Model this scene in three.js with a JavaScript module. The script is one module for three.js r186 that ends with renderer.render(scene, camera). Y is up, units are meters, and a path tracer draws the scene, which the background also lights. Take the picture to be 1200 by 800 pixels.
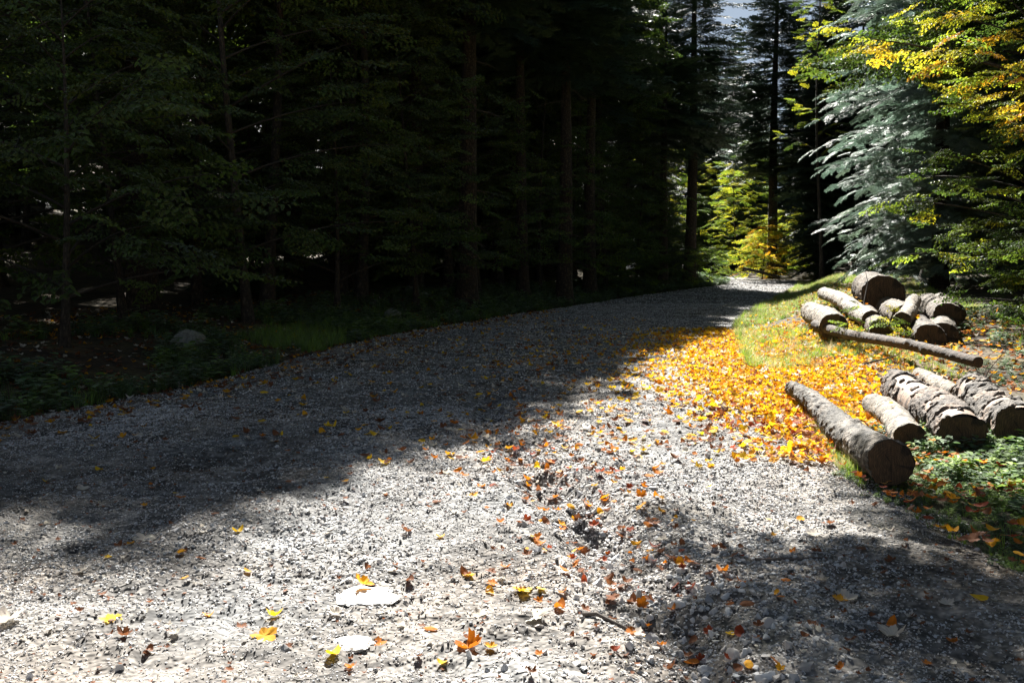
import * as THREE from 'three';
import { mergeGeometries, toCreasedNormals } from 'three/addons/utils/BufferGeometryUtils.js';
import { ConvexGeometry } from 'three/addons/geometries/ConvexGeometry.js';

// ---------------------------------------------------------------- camera, sky, sun, exposure
const scene = new THREE.Scene();
const camera = new THREE.PerspectiveCamera(37.54, 1024 / 682, 0.1, 900);
camera.position.set(0, 1.5, 0);
camera.rotation.x = -4.856 * Math.PI / 180;

const ELEV = 40, AZIM = 2;                       // sun ahead of the camera, a touch to the left
const sunDir = new THREE.Vector3(
  -Math.sin(AZIM * Math.PI / 180) * Math.cos(ELEV * Math.PI / 180),
  Math.sin(ELEV * Math.PI / 180),
  -Math.cos(AZIM * Math.PI / 180) * Math.cos(ELEV * Math.PI / 180));
const COT = 1 / Math.tan(ELEV * Math.PI / 180);

// a clear, slightly milky autumn sky, the same all round, brighter towards the horizon and the sun
{
  const W = 256, H = 128, data = new Float32Array(W * H * 4), v = new THREE.Vector3();
  for (let j = 0; j < H; j++) for (let i = 0; i < W; i++) {
    const up = ((j + 0.5) / H - 0.5) * Math.PI, az = ((i + 0.5) / W - 0.5) * 2 * Math.PI; v.set(Math.cos(up) * Math.cos(az), Math.sin(up), Math.cos(up) * Math.sin(az));
    const h = Math.pow(1 - Math.max(0, v.y), 2.8), g = Math.max(0, v.dot(sunDir)), glow = 0.35 * Math.pow(g, 6) + 0.9 * Math.pow(g, 40), k = (j * W + i) * 4;
    data[k] = 0.020 + 0.125 * h + 0.050 * glow; data[k + 1] = 0.027 + 0.152 * h + 0.048 * glow; data[k + 2] = 0.040 + 0.185 * h + 0.042 * glow; data[k + 3] = 1;
  }
  const t = new THREE.DataTexture(data, W, H, THREE.RGBAFormat, THREE.FloatType); t.mapping = THREE.EquirectangularReflectionMapping; t.magFilter = THREE.LinearFilter; t.needsUpdate = true;
  scene.background = t; scene.environment = t;
}

const sun = new THREE.DirectionalLight(new THREE.Color().setRGB(1.0, 0.965, 0.905), 5);
sun.name = 'sun';
sun.position.copy(sunDir).multiplyScalar(150);
sun.target.position.set(0, 0, 0);
sun.castShadow = true;
sun.shadow.radius = 1;
sun.shadow.mapSize.set(4096, 4096);
Object.assign(sun.shadow.camera, { left: -60, right: 60, top: 90, bottom: -60, near: 1, far: 400 });
scene.add(sun, sun.target);

const renderer = new THREE.WebGLRenderer({ antialias: true });
renderer.setSize(1024, 682);
renderer.toneMapping = THREE.LinearToneMapping;
renderer.toneMappingExposure = 5.0;
renderer.shadowMap.enabled = true;

// ---------------------------------------------------------------- helpers
function rngOf(seed) {
  let a = (seed * 2654435761) >>> 0;
  return () => { a |= 0; a = a + 0x6D2B79F5 | 0; let t = Math.imul(a ^ a >>> 15, 1 | a); t = t + Math.imul(t ^ t >>> 7, 61 | t) ^ t; return ((t ^ t >>> 14) >>> 0) / 4294967296; };
}
const lerp = THREE.MathUtils.lerp, clamp = THREE.MathUtils.clamp, sstep = THREE.MathUtils.smoothstep;
const V = (x, y, z) => new THREE.Vector3(x, y, z);
const P = (x, h, d) => new THREE.Vector3(x, h, -d);           // d = metres ahead of the viewpoint
function hash(ix, iy, iz) { let h = Math.imul(ix, 374761393) + Math.imul(iy, 668265263) + Math.imul(iz, 2147483647 ^ 1274126177) | 0; h = Math.imul(h ^ h >>> 13, 1274126177); return ((h ^ h >>> 16) >>> 0) / 4294967296; }
function noise3(x, y, z = 0) {
  const ix = Math.floor(x), iy = Math.floor(y), iz = Math.floor(z); let fx = x - ix, fy = y - iy, fz = z - iz;
  fx = fx * fx * (3 - 2 * fx); fy = fy * fy * (3 - 2 * fy); fz = fz * fz * (3 - 2 * fz);
  const g = (a, b) => lerp(hash(ix + a, iy, iz + b), 0, 0);
  const c = (a, b, e) => hash(ix + a, iy + b, iz + e);
  return lerp(lerp(lerp(c(0, 0, 0), c(1, 0, 0), fx), lerp(c(0, 1, 0), c(1, 1, 0), fx), fy), lerp(lerp(c(0, 0, 1), c(1, 0, 1), fx), lerp(c(0, 1, 1), c(1, 1, 1), fx), fy), fz) * 2 - 1;
}
function fbm(x, y, z = 0, oct = 4) { let s = 0, a = 0.5; for (let i = 0; i < oct; i++) { s += a * noise3(x, y, z + i * 7.3); x *= 2.03; y *= 2.03; z *= 2.03; a *= 0.5; } return s; }
function curve(points) {                                      // piecewise linear y(x), eased by a small box filter
  const f = (x) => { if (x <= points[0][0]) return points[0][1]; for (let i = 1; i < points.length; i++) if (x <= points[i][0]) { const [a, b] = points[i - 1], [c, e] = points[i]; return b + (e - b) * (x - a) / (c - a); } return points[points.length - 1][1]; };
  return (x) => (f(x - 1.2) + f(x - 0.6) + f(x) + f(x + 0.6) + f(x + 1.2)) / 5;
}
const counts = {};
function numbered(name) { const n = counts[name] ?? 0; counts[name] = n + 1; return n ? name + '_' + String(n).padStart(3, '0') : name; }
function tag(o, label, category, group, kind) { o.userData = { label, category }; if (group) o.userData.group = group; if (kind) o.userData.kind = kind; return o; }
function shade(o) { o.castShadow = true; o.receiveShadow = true; return o; }
function top(name, o, label, category, group, kind) { o.name = numbered(name); tag(o, label, category, group, kind); shade(o); scene.add(o); return o; }
function part(name, geometry, material, parent) { const m = shade(new THREE.Mesh(geometry, material)); m.name = name; parent.add(m); return m; }
function structure(name, geometry, material, label) { const m = shade(new THREE.Mesh(geometry, material)); m.name = numbered(name); m.userData = { kind: 'structure', label, category: name.replace(/_/g, ' ') }; scene.add(m); return m; }
const _m = new THREE.Matrix4(), _q = new THREE.Quaternion(), _s = V(1, 1, 1), _e = new THREE.Euler();
function geo(pos, idx, uv, col) {
  const g = new THREE.BufferGeometry(); g.setAttribute('position', new THREE.Float32BufferAttribute(pos, 3));
  if (uv) g.setAttribute('uv', new THREE.Float32BufferAttribute(uv, 2));
  if (col) g.setAttribute('color', new THREE.Float32BufferAttribute(col, 3));
  if (idx) g.setIndex(idx); g.computeVertexNormals(); return g;
}
function copies(name, geometry, material, list, parent) {     // list of { m: Matrix4, c: [r, g, b] }
  const o = new THREE.InstancedMesh(geometry, material, list.length); o.name = name; const c = new THREE.Color();
  list.forEach((e, i) => { o.setMatrixAt(i, e.m); o.setColorAt(i, c.setRGB(...(e.c ?? [1, 1, 1]))); });
  shade(o); (parent ?? scene).add(o); return o;
}
const mat4 = (x, y, z, rx, ry, rz, sx, sy = sx, sz = sx) => new THREE.Matrix4().compose(V(x, y, z), new THREE.Quaternion().setFromEuler(new THREE.Euler(rx, ry, rz, 'YXZ')), V(sx, sy, sz));

// ---------------------------------------------------------------- computed textures
function texture(size, fn, srgb = true) {
  const data = new Uint8Array(size * size * 4);
  for (let y = 0; y < size; y++) for (let x = 0; x < size; x++) { const c = fn(x / size, y / size); const k = (y * size + x) * 4; for (let i = 0; i < 3; i++) data[k + i] = clamp(Math.round(c[i] * 255), 0, 255); data[k + 3] = 255; }
  const t = new THREE.DataTexture(data, size, size); t.wrapS = t.wrapT = THREE.RepeatWrapping; t.magFilter = THREE.LinearFilter; t.minFilter = THREE.LinearMipmapLinearFilter; t.generateMipmaps = true; if (srgb) t.colorSpace = THREE.SRGBColorSpace; t.needsUpdate = true; return t;
}
function tnoise(u, v, f, z = 0) {                              // tiling noise
  const x = u * f, y = v * f, a = sstep(u, 0, 1), b = v;
  const n = (p, q) => noise3(p, q, z);
  return lerp(lerp(n(x, y), n(x - f, y), u), lerp(n(x, y - f), n(x - f, y - f), u), v);
}
const gravelTex = texture(512, (u, v) => { const n = 0.55 + 0.2 * tnoise(u, v, 6, 1) + 0.25 * tnoise(u, v, 40, 2) + 0.3 * tnoise(u, v, 150, 3); const w = 0.04 * tnoise(u, v, 4, 9); return [n * 0.98 + w, n * 0.97, n * 0.95 - w]; });
const gravelBump = texture(512, (u, v) => { const n = 0.5 + 0.3 * tnoise(u, v, 60, 5) + 0.35 * tnoise(u, v, 170, 6); return [n, n, n]; }, false);
const soilTex = texture(512, (u, v) => { const n = 0.5 + 0.3 * tnoise(u, v, 5, 11) + 0.25 * tnoise(u, v, 23, 12) + 0.3 * tnoise(u, v, 90, 13); const g = tnoise(u, v, 7, 15); return [0.36 * n + 0.07, 0.30 * n + 0.06 + 0.03 * g, 0.20 * n + 0.03]; });
const soilBump = texture(512, (u, v) => { const n = 0.5 + 0.3 * tnoise(u, v, 30, 16) + 0.35 * tnoise(u, v, 110, 17); return [n, n, n]; }, false);
const barkTex = texture(256, (u, v) => { const r = Math.abs(tnoise(u, v * 0.999, 18, 21)) * 1.2; const n = 0.35 + 0.4 * r + 0.25 * tnoise(u, v, 60, 22); return [n * 0.92, n * 0.84, n * 0.76]; });
const barkBump = texture(256, (u, v) => { const n = 0.4 + 0.6 * Math.abs(tnoise(u, v, 18, 21)) + 0.2 * tnoise(u, v, 60, 22); return [n, n, n]; }, false);
const logTex = texture(512, (u, v) => { const band = Math.abs(tnoise(u, v, 9, 31)), fl = tnoise(u, v, 34, 32), fi = tnoise(u, v, 120, 33); const n = 0.62 + 0.28 * fl * (0.4 + band) + 0.22 * fi - 0.25 * sstep(tnoise(u, v, 12, 34), 0.25, 0.5); return [n, n * 0.96, n * 0.9]; });
const logBump = texture(512, (u, v) => { const n = 0.5 + 0.35 * tnoise(u, v, 34, 32) + 0.3 * tnoise(u, v, 120, 33); return [n, n, n]; }, false);
const ringTex = texture(512, (u, v) => { const x = u - 0.5, y = v - 0.5, r = Math.hypot(x, y) * (1 + 0.08 * noise3(x * 6, y * 6, 3)); const a = Math.atan2(y, x); const ring = 0.5 + 0.5 * Math.sin(r * 150 + noise3(x * 9, y * 9) * 2); const crack = sstep(noise3(a * 3.1, r * 2, 8), 0.55, 0.75) * 0.25; const n = 0.50 + 0.14 * ring + 0.16 * noise3(u * 120, v * 14, 5) - crack; return [n, n * 0.84, n * 0.62]; });

const M = {
  soil: new THREE.MeshStandardMaterial({ name: 'forest_soil', map: soilTex, bumpMap: soilBump, bumpScale: 0.03, roughness: 1 }),
  road: new THREE.MeshStandardMaterial({ name: 'limestone_grit', map: gravelTex, bumpMap: gravelBump, bumpScale: 0.022, roughness: 0.9, vertexColors: true }),
  stone: new THREE.MeshStandardMaterial({ name: 'limestone', color: 0xffffff, roughness: 0.75, flatShading: true }),
  boulder: new THREE.MeshStandardMaterial({ name: 'mossy_limestone', color: new THREE.Color().setRGB(0.24, 0.25, 0.22), roughness: 0.9, bumpMap: soilBump, bumpScale: 0.03 }),
  bark: new THREE.MeshStandardMaterial({ name: 'spruce_bark', color: new THREE.Color().setRGB(0.22, 0.19, 0.165), map: barkTex, bumpMap: barkBump, bumpScale: 0.03, roughness: 0.95 }),
  beechBark: new THREE.MeshStandardMaterial({ name: 'beech_bark', color: new THREE.Color().setRGB(0.21, 0.20, 0.18), map: barkTex, bumpMap: barkBump, bumpScale: 0.006, roughness: 0.9 }),
  paleNeedle: new THREE.MeshPhysicalMaterial({ name: 'silver_fir_needles', color: 0xffffff, roughness: 0.9, transmission: 0.45, thickness: 0, clearcoat: 0.5, clearcoatRoughness: 0.3, vertexColors: true }),
  needle: new THREE.MeshStandardMaterial({ name: 'fir_needles', color: 0xffffff, roughness: 0.62, vertexColors: true }),
  leaf: new THREE.MeshPhysicalMaterial({ name: 'broad_leaves', color: 0xffffff, roughness: 0.95, transmission: 0.5, thickness: 0, specularIntensity: 0.5, clearcoat: 0.10, clearcoatRoughness: 0.3, vertexColors: true }),
  fallen: new THREE.MeshPhysicalMaterial({ name: 'fallen_leaves', color: 0xffffff, roughness: 0.92, transmission: 0.4, thickness: 0, specularIntensity: 0.4, vertexColors: true }),
  grass: new THREE.MeshPhysicalMaterial({ name: 'grass_blades', color: 0xffffff, roughness: 0.92, transmission: 0.4, thickness: 0, clearcoat: 0.2, clearcoatRoughness: 0.35 }),
  logBark: new THREE.MeshStandardMaterial({ name: 'log_bark', map: logTex, bumpMap: logBump, bumpScale: 0.012, roughness: 0.85, vertexColors: true }),
  bareWood: new THREE.MeshStandardMaterial({ name: 'peeled_wood', color: new THREE.Color().setRGB(0.52, 0.385, 0.30), map: logTex, bumpMap: logBump, bumpScale: 0.004, roughness: 0.75 }),
  cut: new THREE.MeshStandardMaterial({ name: 'sawn_wood', color: new THREE.Color().setRGB(0.2, 0.17, 0.145), map: ringTex, roughness: 0.9 }),
  twig: new THREE.MeshStandardMaterial({ name: 'dead_twigs', color: new THREE.Color().setRGB(0.11, 0.09, 0.075), roughness: 0.9 }),
};

// ---------------------------------------------------------------- the lie of the land
const xL = curve([[-60, -7], [3, -5.6], [8.8, -4.7], [11.4, -3.7], [17.7, -2.6], [20.8, -1.7], [32, 2.6], [39, 5.3], [53, 11.4], [61, 13.2], [70, 12], [85, 3], [120, -30], [200, -110]]);
const xR = curve([[-60, 2.6], [3.5, 2.55], [6.1, 2.15], [9, 2.6], [14, 3.4], [22, 5.0], [32, 8.3], [50, 14.4], [60, 17.2], [70, 17], [85, 9], [120, -22], [200, -100]]);
function sides(x, d) { return [xL(d) - x, x - xR(d)]; }       // metres past the left and the right edge of the road
function landH(x, d) {
  const [l, r] = sides(x, d); let h = 0;
  if (l > 0) h += 0.42 * sstep(l, 0, 2.6) + 0.10 * Math.max(0, l - 4) + 0.22 * Math.max(0, l - 16);
  if (r > 0) { const far = sstep(d, 9, 17); h += (0.04 + 0.30 * far) * sstep(r, 0.1, 2.2) + 0.012 * far * Math.max(0, d - 15) * sstep(r, 0.2, 2) * (d < 40 ? 1 : Math.max(0, 1 - (d - 40) / 20)) + (0.10 * Math.max(0, r - 6) + 0.2 * Math.max(0, r - 22)) * (1 - 0.96 * sstep(d, 70, 105)); }
  if (d < -25) h += 0.1 * (-25 - d);
  return Math.min(h, 40) + 0.10 * fbm(x * 0.22, d * 0.22, 4, 3) * sstep(Math.max(l, r), 0.3, 3);
}
function channel(x, d) { const c = curve2(d), w = 0.34 + 0.08 * noise3(d * 1.3, 2); const t = Math.abs(x - c) / w; return t < 1 ? (1 - t * t) ** 2 * sstep(d, 2.4, 3.6) * (1 - sstep(d, 9, 12)) : 0; }
const curve2 = curve([[2, 0.85], [4.2, 0.6], [5.2, 0.47], [6.5, 0.25], [8, -0.02], [12, -0.5]]);
function roadRough(x, d) {
  return 0.05 * fbm(x * 0.8, d * 0.5, 1, 3) + 0.036 * fbm(x * 4, d * 4, 2, 3) + 0.016 * noise3(x * 17, d * 17, 3) - 0.13 * channel(x, d) * (0.75 + 0.5 * noise3(x * 5, d * 5, 7)) + 0.03 * Math.exp(-(((x - curve2(d) - 0.55) / 0.25) ** 2));
}
function roadH(x, d) {
  const [l, r] = sides(x, d), ed = -Math.max(l, r), w = ed + 0.28 * fbm(x * 1.1, d * 1.1, 6, 3);
  return landH(x, d) + 0.02 + roadRough(x, d) * sstep(ed, -0.2, 0.5) - 0.14 * (1 - sstep(w, -0.32, 0.05));
}
function groundY(x, d) { const [l, r] = sides(x, d); return Math.max(l, r) < 0.3 ? Math.max(roadH(x, d), landSheet(x, d)) : landSheet(x, d); }
function landSheet(x, d) { const [l, r] = sides(x, d), ed = -Math.max(l, r); return landH(x, d) - 0.25 * sstep(ed, 0.15, 1.2) + 0.02 * noise3(x * 3, d * 3, 8) * (d < 40 ? 1 : 0); }

function spaced(list) { const out = []; for (const [a, b, step] of list) for (let x = a; x < b - 1e-6; x += step) out.push(x); out.push(list[list.length - 1][1]); return out; }
{ // ground: one sheet out to the far slopes
  const xs = spaced([[-260, -60, 12], [-60, -20, 2.5], [-20, -8, 0.7], [-8, 9, 0.22], [9, 24, 0.7], [24, 60, 2.5], [60, 260, 12]]);
  const ds = spaced([[-80, -10, 4], [-10, 2, 0.8], [2, 14, 0.2], [14, 30, 0.4], [30, 80, 1.2], [80, 130, 5], [130, 420, 15]]);
  const pos = [], uv = [], idx = [];
  for (const d of ds) for (const x of xs) { pos.push(x, landSheet(x, d), -d); uv.push(x / 3.1, d / 3.1); }
  const W = xs.length; for (let j = 0; j < ds.length - 1; j++) for (let i = 0; i < W - 1; i++) { const a = j * W + i; idx.push(a, a + 1, a + W, a + 1, a + W + 1, a + W); }
  structure('forest_floor', geo(pos, idx, uv), M.soil, 'dark brown forest floor with verges and banks beside the gravel road');
}
{ // road: its own sheet, dipping under the verge at both edges
  const ds = spaced([[-30, -2, 2], [-2, 3, 0.12], [3, 10, 0.035], [10, 25, 0.09], [25, 60, 0.35], [60, 140, 1.5]]), N = 190;
  const pos = [], uv = [], idx = [], col = [];
  for (const d of ds) { const a = xL(d) - 0.5, b = xR(d) + 0.5; for (let i = 0; i <= N; i++) { const x = lerp(a, b, i / N); pos.push(x, roadH(x, d), -d); uv.push(x / 2.3, d / 2.3); const n = 0.40 + 0.16 * fbm(x * 0.9, d * 0.9, 5, 3) - 0.08 * channel(x, d), br = 0.02 + 0.10 * sstep(fbm(x * 0.6 + 3, d * 0.35, 9, 4), -0.05, 0.3); col.push(n + br * 0.1, n - br * 0.2, n - br * 0.5); } }
  const W = N + 1; for (let j = 0; j < ds.length - 1; j++) for (let i = 0; i < N; i++) { const a = j * W + i; idx.push(a, a + 1, a + W, a + 1, a + W + 1, a + W); }
  structure('gravel_road', geo(pos, idx, uv, col), M.road, 'pale limestone gravel forest road curving away between the trees');
}

// ---------------------------------------------------------------- plant geometries shared by many copies
function tube(points, radii, sides = 6, vscale = 1) {         // a bent, tapering stem
  const pos = [], uv = [], idx = []; const up = V(0.13, 0.2, 1).normalize(); let len = 0;
  points.forEach((p, i) => {
    const t = points[Math.min(i + 1, points.length - 1)].clone().sub(points[Math.max(i - 1, 0)]).normalize(); const ref = Math.abs(t.dot(up)) > 0.9 ? V(1, 0, 0) : up;
    const a = ref.clone().cross(t).normalize(), b = t.clone().cross(a); if (i) len += p.distanceTo(points[i - 1]);
    for (let k = 0; k <= sides; k++) { const w = k / sides * Math.PI * 2, r = radii[i]; pos.push(p.x + r * (a.x * Math.cos(w) + b.x * Math.sin(w)), p.y + r * (a.y * Math.cos(w) + b.y * Math.sin(w)), p.z + r * (a.z * Math.cos(w) + b.z * Math.sin(w))); uv.push(k / sides * Math.max(1, Math.round(radii[0] * 6)), len * vscale); }
  });
  const W = sides + 1; for (let i = 0; i < points.length - 1; i++) for (let k = 0; k < sides; k++) { const a = i * W + k; idx.push(a, a + 1, a + W, a + 1, a + W + 1, a + W); }
  return geo(pos, idx, uv);
}
function makeFrond(seed, sparse = 1) {                         // one fir bough of length 1 along +x: flat sprays of serrated twigs
  const R = rngOf(seed), pos = [], col = [];
  const tri = (a, b, c, k) => { pos.push(a.x, a.y, a.z, b.x, b.y, b.z, c.x, c.y, c.z); for (let i = 0; i < 3; i++) col.push(k, k, k * 0.97); };
  const axis = (t) => V(t, 0.10 * t - 0.26 * t * t, 0.03 * Math.sin(t * 5 + seed));
  const comb = (p, dir, len) => {                               // one twig: needles as pairs of narrow teeth, each pair tilted its own way
    const n = Math.max(3, Math.round(len / 0.016)), roll = 0.5 * (R() - 0.5), side = V(-dir.z, roll, dir.x).normalize(), k = 0.7 + 0.6 * R();
    for (let i = 0; i <= n; i++) {
      const b = p.clone().addScaledVector(dir, len * i / n), nl = 0.022 * (0.8 + 0.4 * R()) * (i === n ? 0.7 : 1), w = dir.clone().multiplyScalar(0.0085);
      for (const s of [-1, 1]) { const tip = b.clone().addScaledVector(side, s * nl * 0.8).addScaledVector(dir, nl * 0.7); tip.y += nl * (R() * 0.5 - 0.05); tri(b.clone().sub(w), b.clone().add(w), tip, k); }
    }
  };
  for (let t = 0.10; t < 1; t += 0.05 * sparse) for (const s of [-1, 1]) {
    if (R() < 0.1) continue;
    const p = axis(t + 0.03 * R()), L = (0.40 * Math.pow(1 - t, 0.75) + 0.06) * (0.6 + 0.6 * R()), ang = s * (0.75 + 0.35 * R());
    const dir = V(Math.cos(ang), -0.05 - 0.30 * R(), Math.sin(ang)).normalize(); comb(p, dir, L);
    if (L > 0.1) for (let u = 0.2; u < 0.95; u += 0.2) for (const q of [-1, 1]) { const a2 = ang + q * (0.6 + 0.35 * R()); comb(p.clone().addScaledVector(dir, L * u), V(Math.cos(a2), 0.1 - 0.4 * R(), Math.sin(a2)).normalize(), L * 0.45 * (1 - u * 0.7) * (0.6 + 0.6 * R())); }
  }
  comb(axis(0.9), V(1, -0.4, 0).normalize(), 0.12);
  for (let i = 0; i < 8; i++) { const a = axis(i / 8), b = axis((i + 1) / 8), r = 0.008 * (1 - i / 9); for (const o of [[0, 0, r], [0, r, 0]]) { tri(a.clone().add(V(...o)), b, a.clone().sub(V(...o)), 0.3); } }
  return geo(pos, null, null, col);
}
function leafInto(pos, col, p, dir, nor, len, wid, k, fold) {  // one folded leaf blade: four triangles
  const side = dir.clone().cross(nor).normalize(); const at = (u, v, h) => p.clone().addScaledVector(dir, u * len).addScaledVector(side, v * wid).addScaledVector(nor, h * len);
  const b = at(0, 0, 0), tip = at(1, 0, -fold), L1 = at(0.32, 0.5, fold * 0.6), L2 = at(0.7, 0.38, fold * 0.3), R1 = at(0.32, -0.5, fold * 0.6), R2 = at(0.7, -0.38, fold * 0.3);
  for (const [x, y, z] of [[b, L1, L2], [b, L2, tip], [b, R2, R1], [b, tip, R2]]) { pos.push(x.x, x.y, x.z, y.x, y.y, y.z, z.x, z.y, z.z); for (let i = 0; i < 3; i++) col.push(...k); }
}
function makeSpray(seed) {                                     // a flat beech twig with leaves, length 1 (about 0.8 m) along +x
  const R = rngOf(seed), pos = [], col = [];
  const twig = (a, b, r) => { for (const o of [V(0, r, 0), V(r * 0.7, 0, r)]) { const p = [a.clone().add(o), b, a.clone().sub(o)]; for (const q of p) { pos.push(q.x, q.y, q.z); col.push(0.16, 0.13, 0.12); } } };
  const run = (p, dir, len, depth) => {
    twig(p, p.clone().addScaledVector(dir, len), depth ? 0.004 : 0.007); const n = Math.round(len / 0.055);
    for (let i = 1; i <= n; i++) {
      const s = i % 2 ? 1 : -1, q = p.clone().addScaledVector(dir, len * i / n); q.y += 0.06 * (R() - 0.5); q.y -= 0.05 * (i / n) ** 2 * len;
      const a = Math.atan2(dir.z, dir.x) + s * (0.8 + 0.3 * R()); const d = V(Math.cos(a), -0.15 - 0.35 * R(), Math.sin(a)).normalize(); const nor = V(0.9 * (R() - 0.5), 1, 0.9 * (R() - 0.5)).normalize();
      const k = 0.65 + 0.6 * R(), w = R() - 0.5; if (R() > 0.3) leafInto(pos, col, q, d, nor, 0.092 * (0.7 + 0.5 * R()), 0.062 * (0.8 + 0.4 * R()), [k * (1 + 0.25 * w), k, k * (1 - 0.3 * w)], 0.1 + 0.2 * R());
      if (!depth && i > 2 && i < n - 1 && R() < 0.75) { const a2 = Math.atan2(dir.z, dir.x) + s * (0.6 + 0.3 * R()); run(q, V(Math.cos(a2), -0.08, Math.sin(a2)).normalize(), 0.45 * (1 - i / n) + 0.15, 1); }
    }
  };
  run(V(0, 0, 0), V(1, 0.02, 0).normalize(), 1, 0);
  return geo(pos, null, null, col);
}
const FROND = [makeFrond(1), makeFrond(2), makeFrond(3, 1.3)], SPRAY = [makeSpray(11), makeSpray(12), makeSpray(13)];
const BARE = (() => { const R = rngOf(77), list = []; const ax = (t) => V(t, 0.05 * t - 0.2 * t * t, 0.04 * Math.sin(t * 6)); const pts = [0, 0.3, 0.6, 1].map(ax); list.push(tube(pts, [0.016, 0.012, 0.008, 0.003], 4)); for (let i = 0; i < 12; i++) { const t = 0.2 + 0.7 * R(), s = R() < 0.5 ? -1 : 1, p = ax(t); list.push(tube([p, p.clone().add(V(0.12 + 0.1 * R(), -0.08 * R(), s * (0.08 + 0.14 * R())))], [0.005, 0.002], 3)); } return mergeGeometries(list); })();

// ---------------------------------------------------------------- trees
const coneTone = { dark: [0.036, 0.066, 0.030], blue: [0.16, 0.23, 0.175], mid: [0.036, 0.066, 0.030] };
function conifer(x, d, H, { r = 0.012 * H + 0.06, base = 0.2 * H, wide = 0.13 * H + 0.6, tone = 'dark', seed, label, name = 'spruce_tree', group, lean = 0, dead = true, density = 1, gap = 0.44, fine = false }) {
  const R = rngOf(seed + 1000), t = new THREE.Group(); t.position.copy(P(x, landSheet(x, d) - 0.05, d)); t.rotation.y = R() * 6.28;
  top(name, t, label, 'tree', group);
  const bend = (h) => V(lean * h + 0.05 * Math.sin(h * 0.3 + seed), h, 0.05 * Math.cos(h * 0.37 + seed));
  const hs = [0, 0.15, 0.4, 0.9, 1.6]; for (let h = 3; h < H; h += Math.max(1.2, H / 14)) hs.push(h); hs.push(H);
  part('trunk', tube(hs.map(bend), hs.map((h) => (r * Math.pow(1 - h / H, 0.8) + 0.015) * (1 + 0.55 * Math.exp(-h * 3.2))), 14, 0.8), M.bark, t);
  const list = [], bare = [], c = coneTone[tone];
  for (let h = base; h < H - 0.15; h += gap * (0.8 + 0.4 * R())) {
    const u = (h - base) / (H - base), len = wide * Math.pow(1 - u, 0.58) * Math.min(1, 0.55 + u * 3) + 0.25, n = Math.round((4 + 3 * R()) * density), w0 = R() * 6.28;
    for (let k = 0; k < n; k++) {
      const a = w0 + k / n * 6.28 + 0.5 * (R() - 0.5), L = len * (0.7 + 0.45 * R()), tilt = lerp(-0.15, 0.45, u) + 0.36 * (R() - 0.5), b = bend(h), v = 0.75 + 0.5 * R(), y = 0.1 * (R() - 0.5);
      const col = [c[0] * v * (1 + y), c[1] * v, c[2] * v * (1 - y)], hh = h + 0.3 * (R() - 0.5), roll = 0.8 * (R() - 0.5);
      if (!fine || L < 0.9) { list.push({ m: mat4(b.x, hh, b.z, roll, a, tilt, L, L, L * (0.8 + 0.3 * R())), c: col }); continue; }
      const m0 = mat4(b.x, hh, b.z, roll * 0.5, a, tilt, 1), S = 0.75;                       // a long bough carries many short sprays
      for (let t1 = 0.08, q = 1; t1 <= 1; t1 += 0.30 / L, q = -q) { const e = t1 * L, f = S * (0.75 + 0.5 * R()) * Math.min(1, 1.5 - 0.8 * t1), w = 0.7 + 0.6 * R(); list.push({ m: m0.clone().multiply(mat4(e, (0.10 * t1 - 0.26 * t1 * t1) * L + 0.08 * (R() - 0.5), 0, 0.7 * (R() - 0.5), q * (0.25 + 0.8 * R()) * (t1 > 0.92 ? 0.2 : 1), -0.3 * t1 + 0.4 * (R() - 0.5), f)), c: col.map((g) => g * w) }); }
    }
  }
  if (dead) for (let h = 1.4; h < base + 2; h += 0.4) { const b = bend(h); for (let k = 0; k < 1; k++) { const L = (0.4 + 0.8 * R()) * Math.min(1, wide / 2.5); bare.push({ m: mat4(b.x, h, b.z, 0, R() * 6.28, -0.15 + 0.3 * (R() - 0.5), L), c: [1, 1, 1] }); } }
  copies('crown', FROND[seed % 3], tone === 'blue' ? M.paleNeedle : M.needle, list, t).userData.kind = 'stuff';
  if (bare.length) copies('dead_branches', BARE, M.twig, bare, t).userData.kind = 'stuff';
  return t;
}
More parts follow.
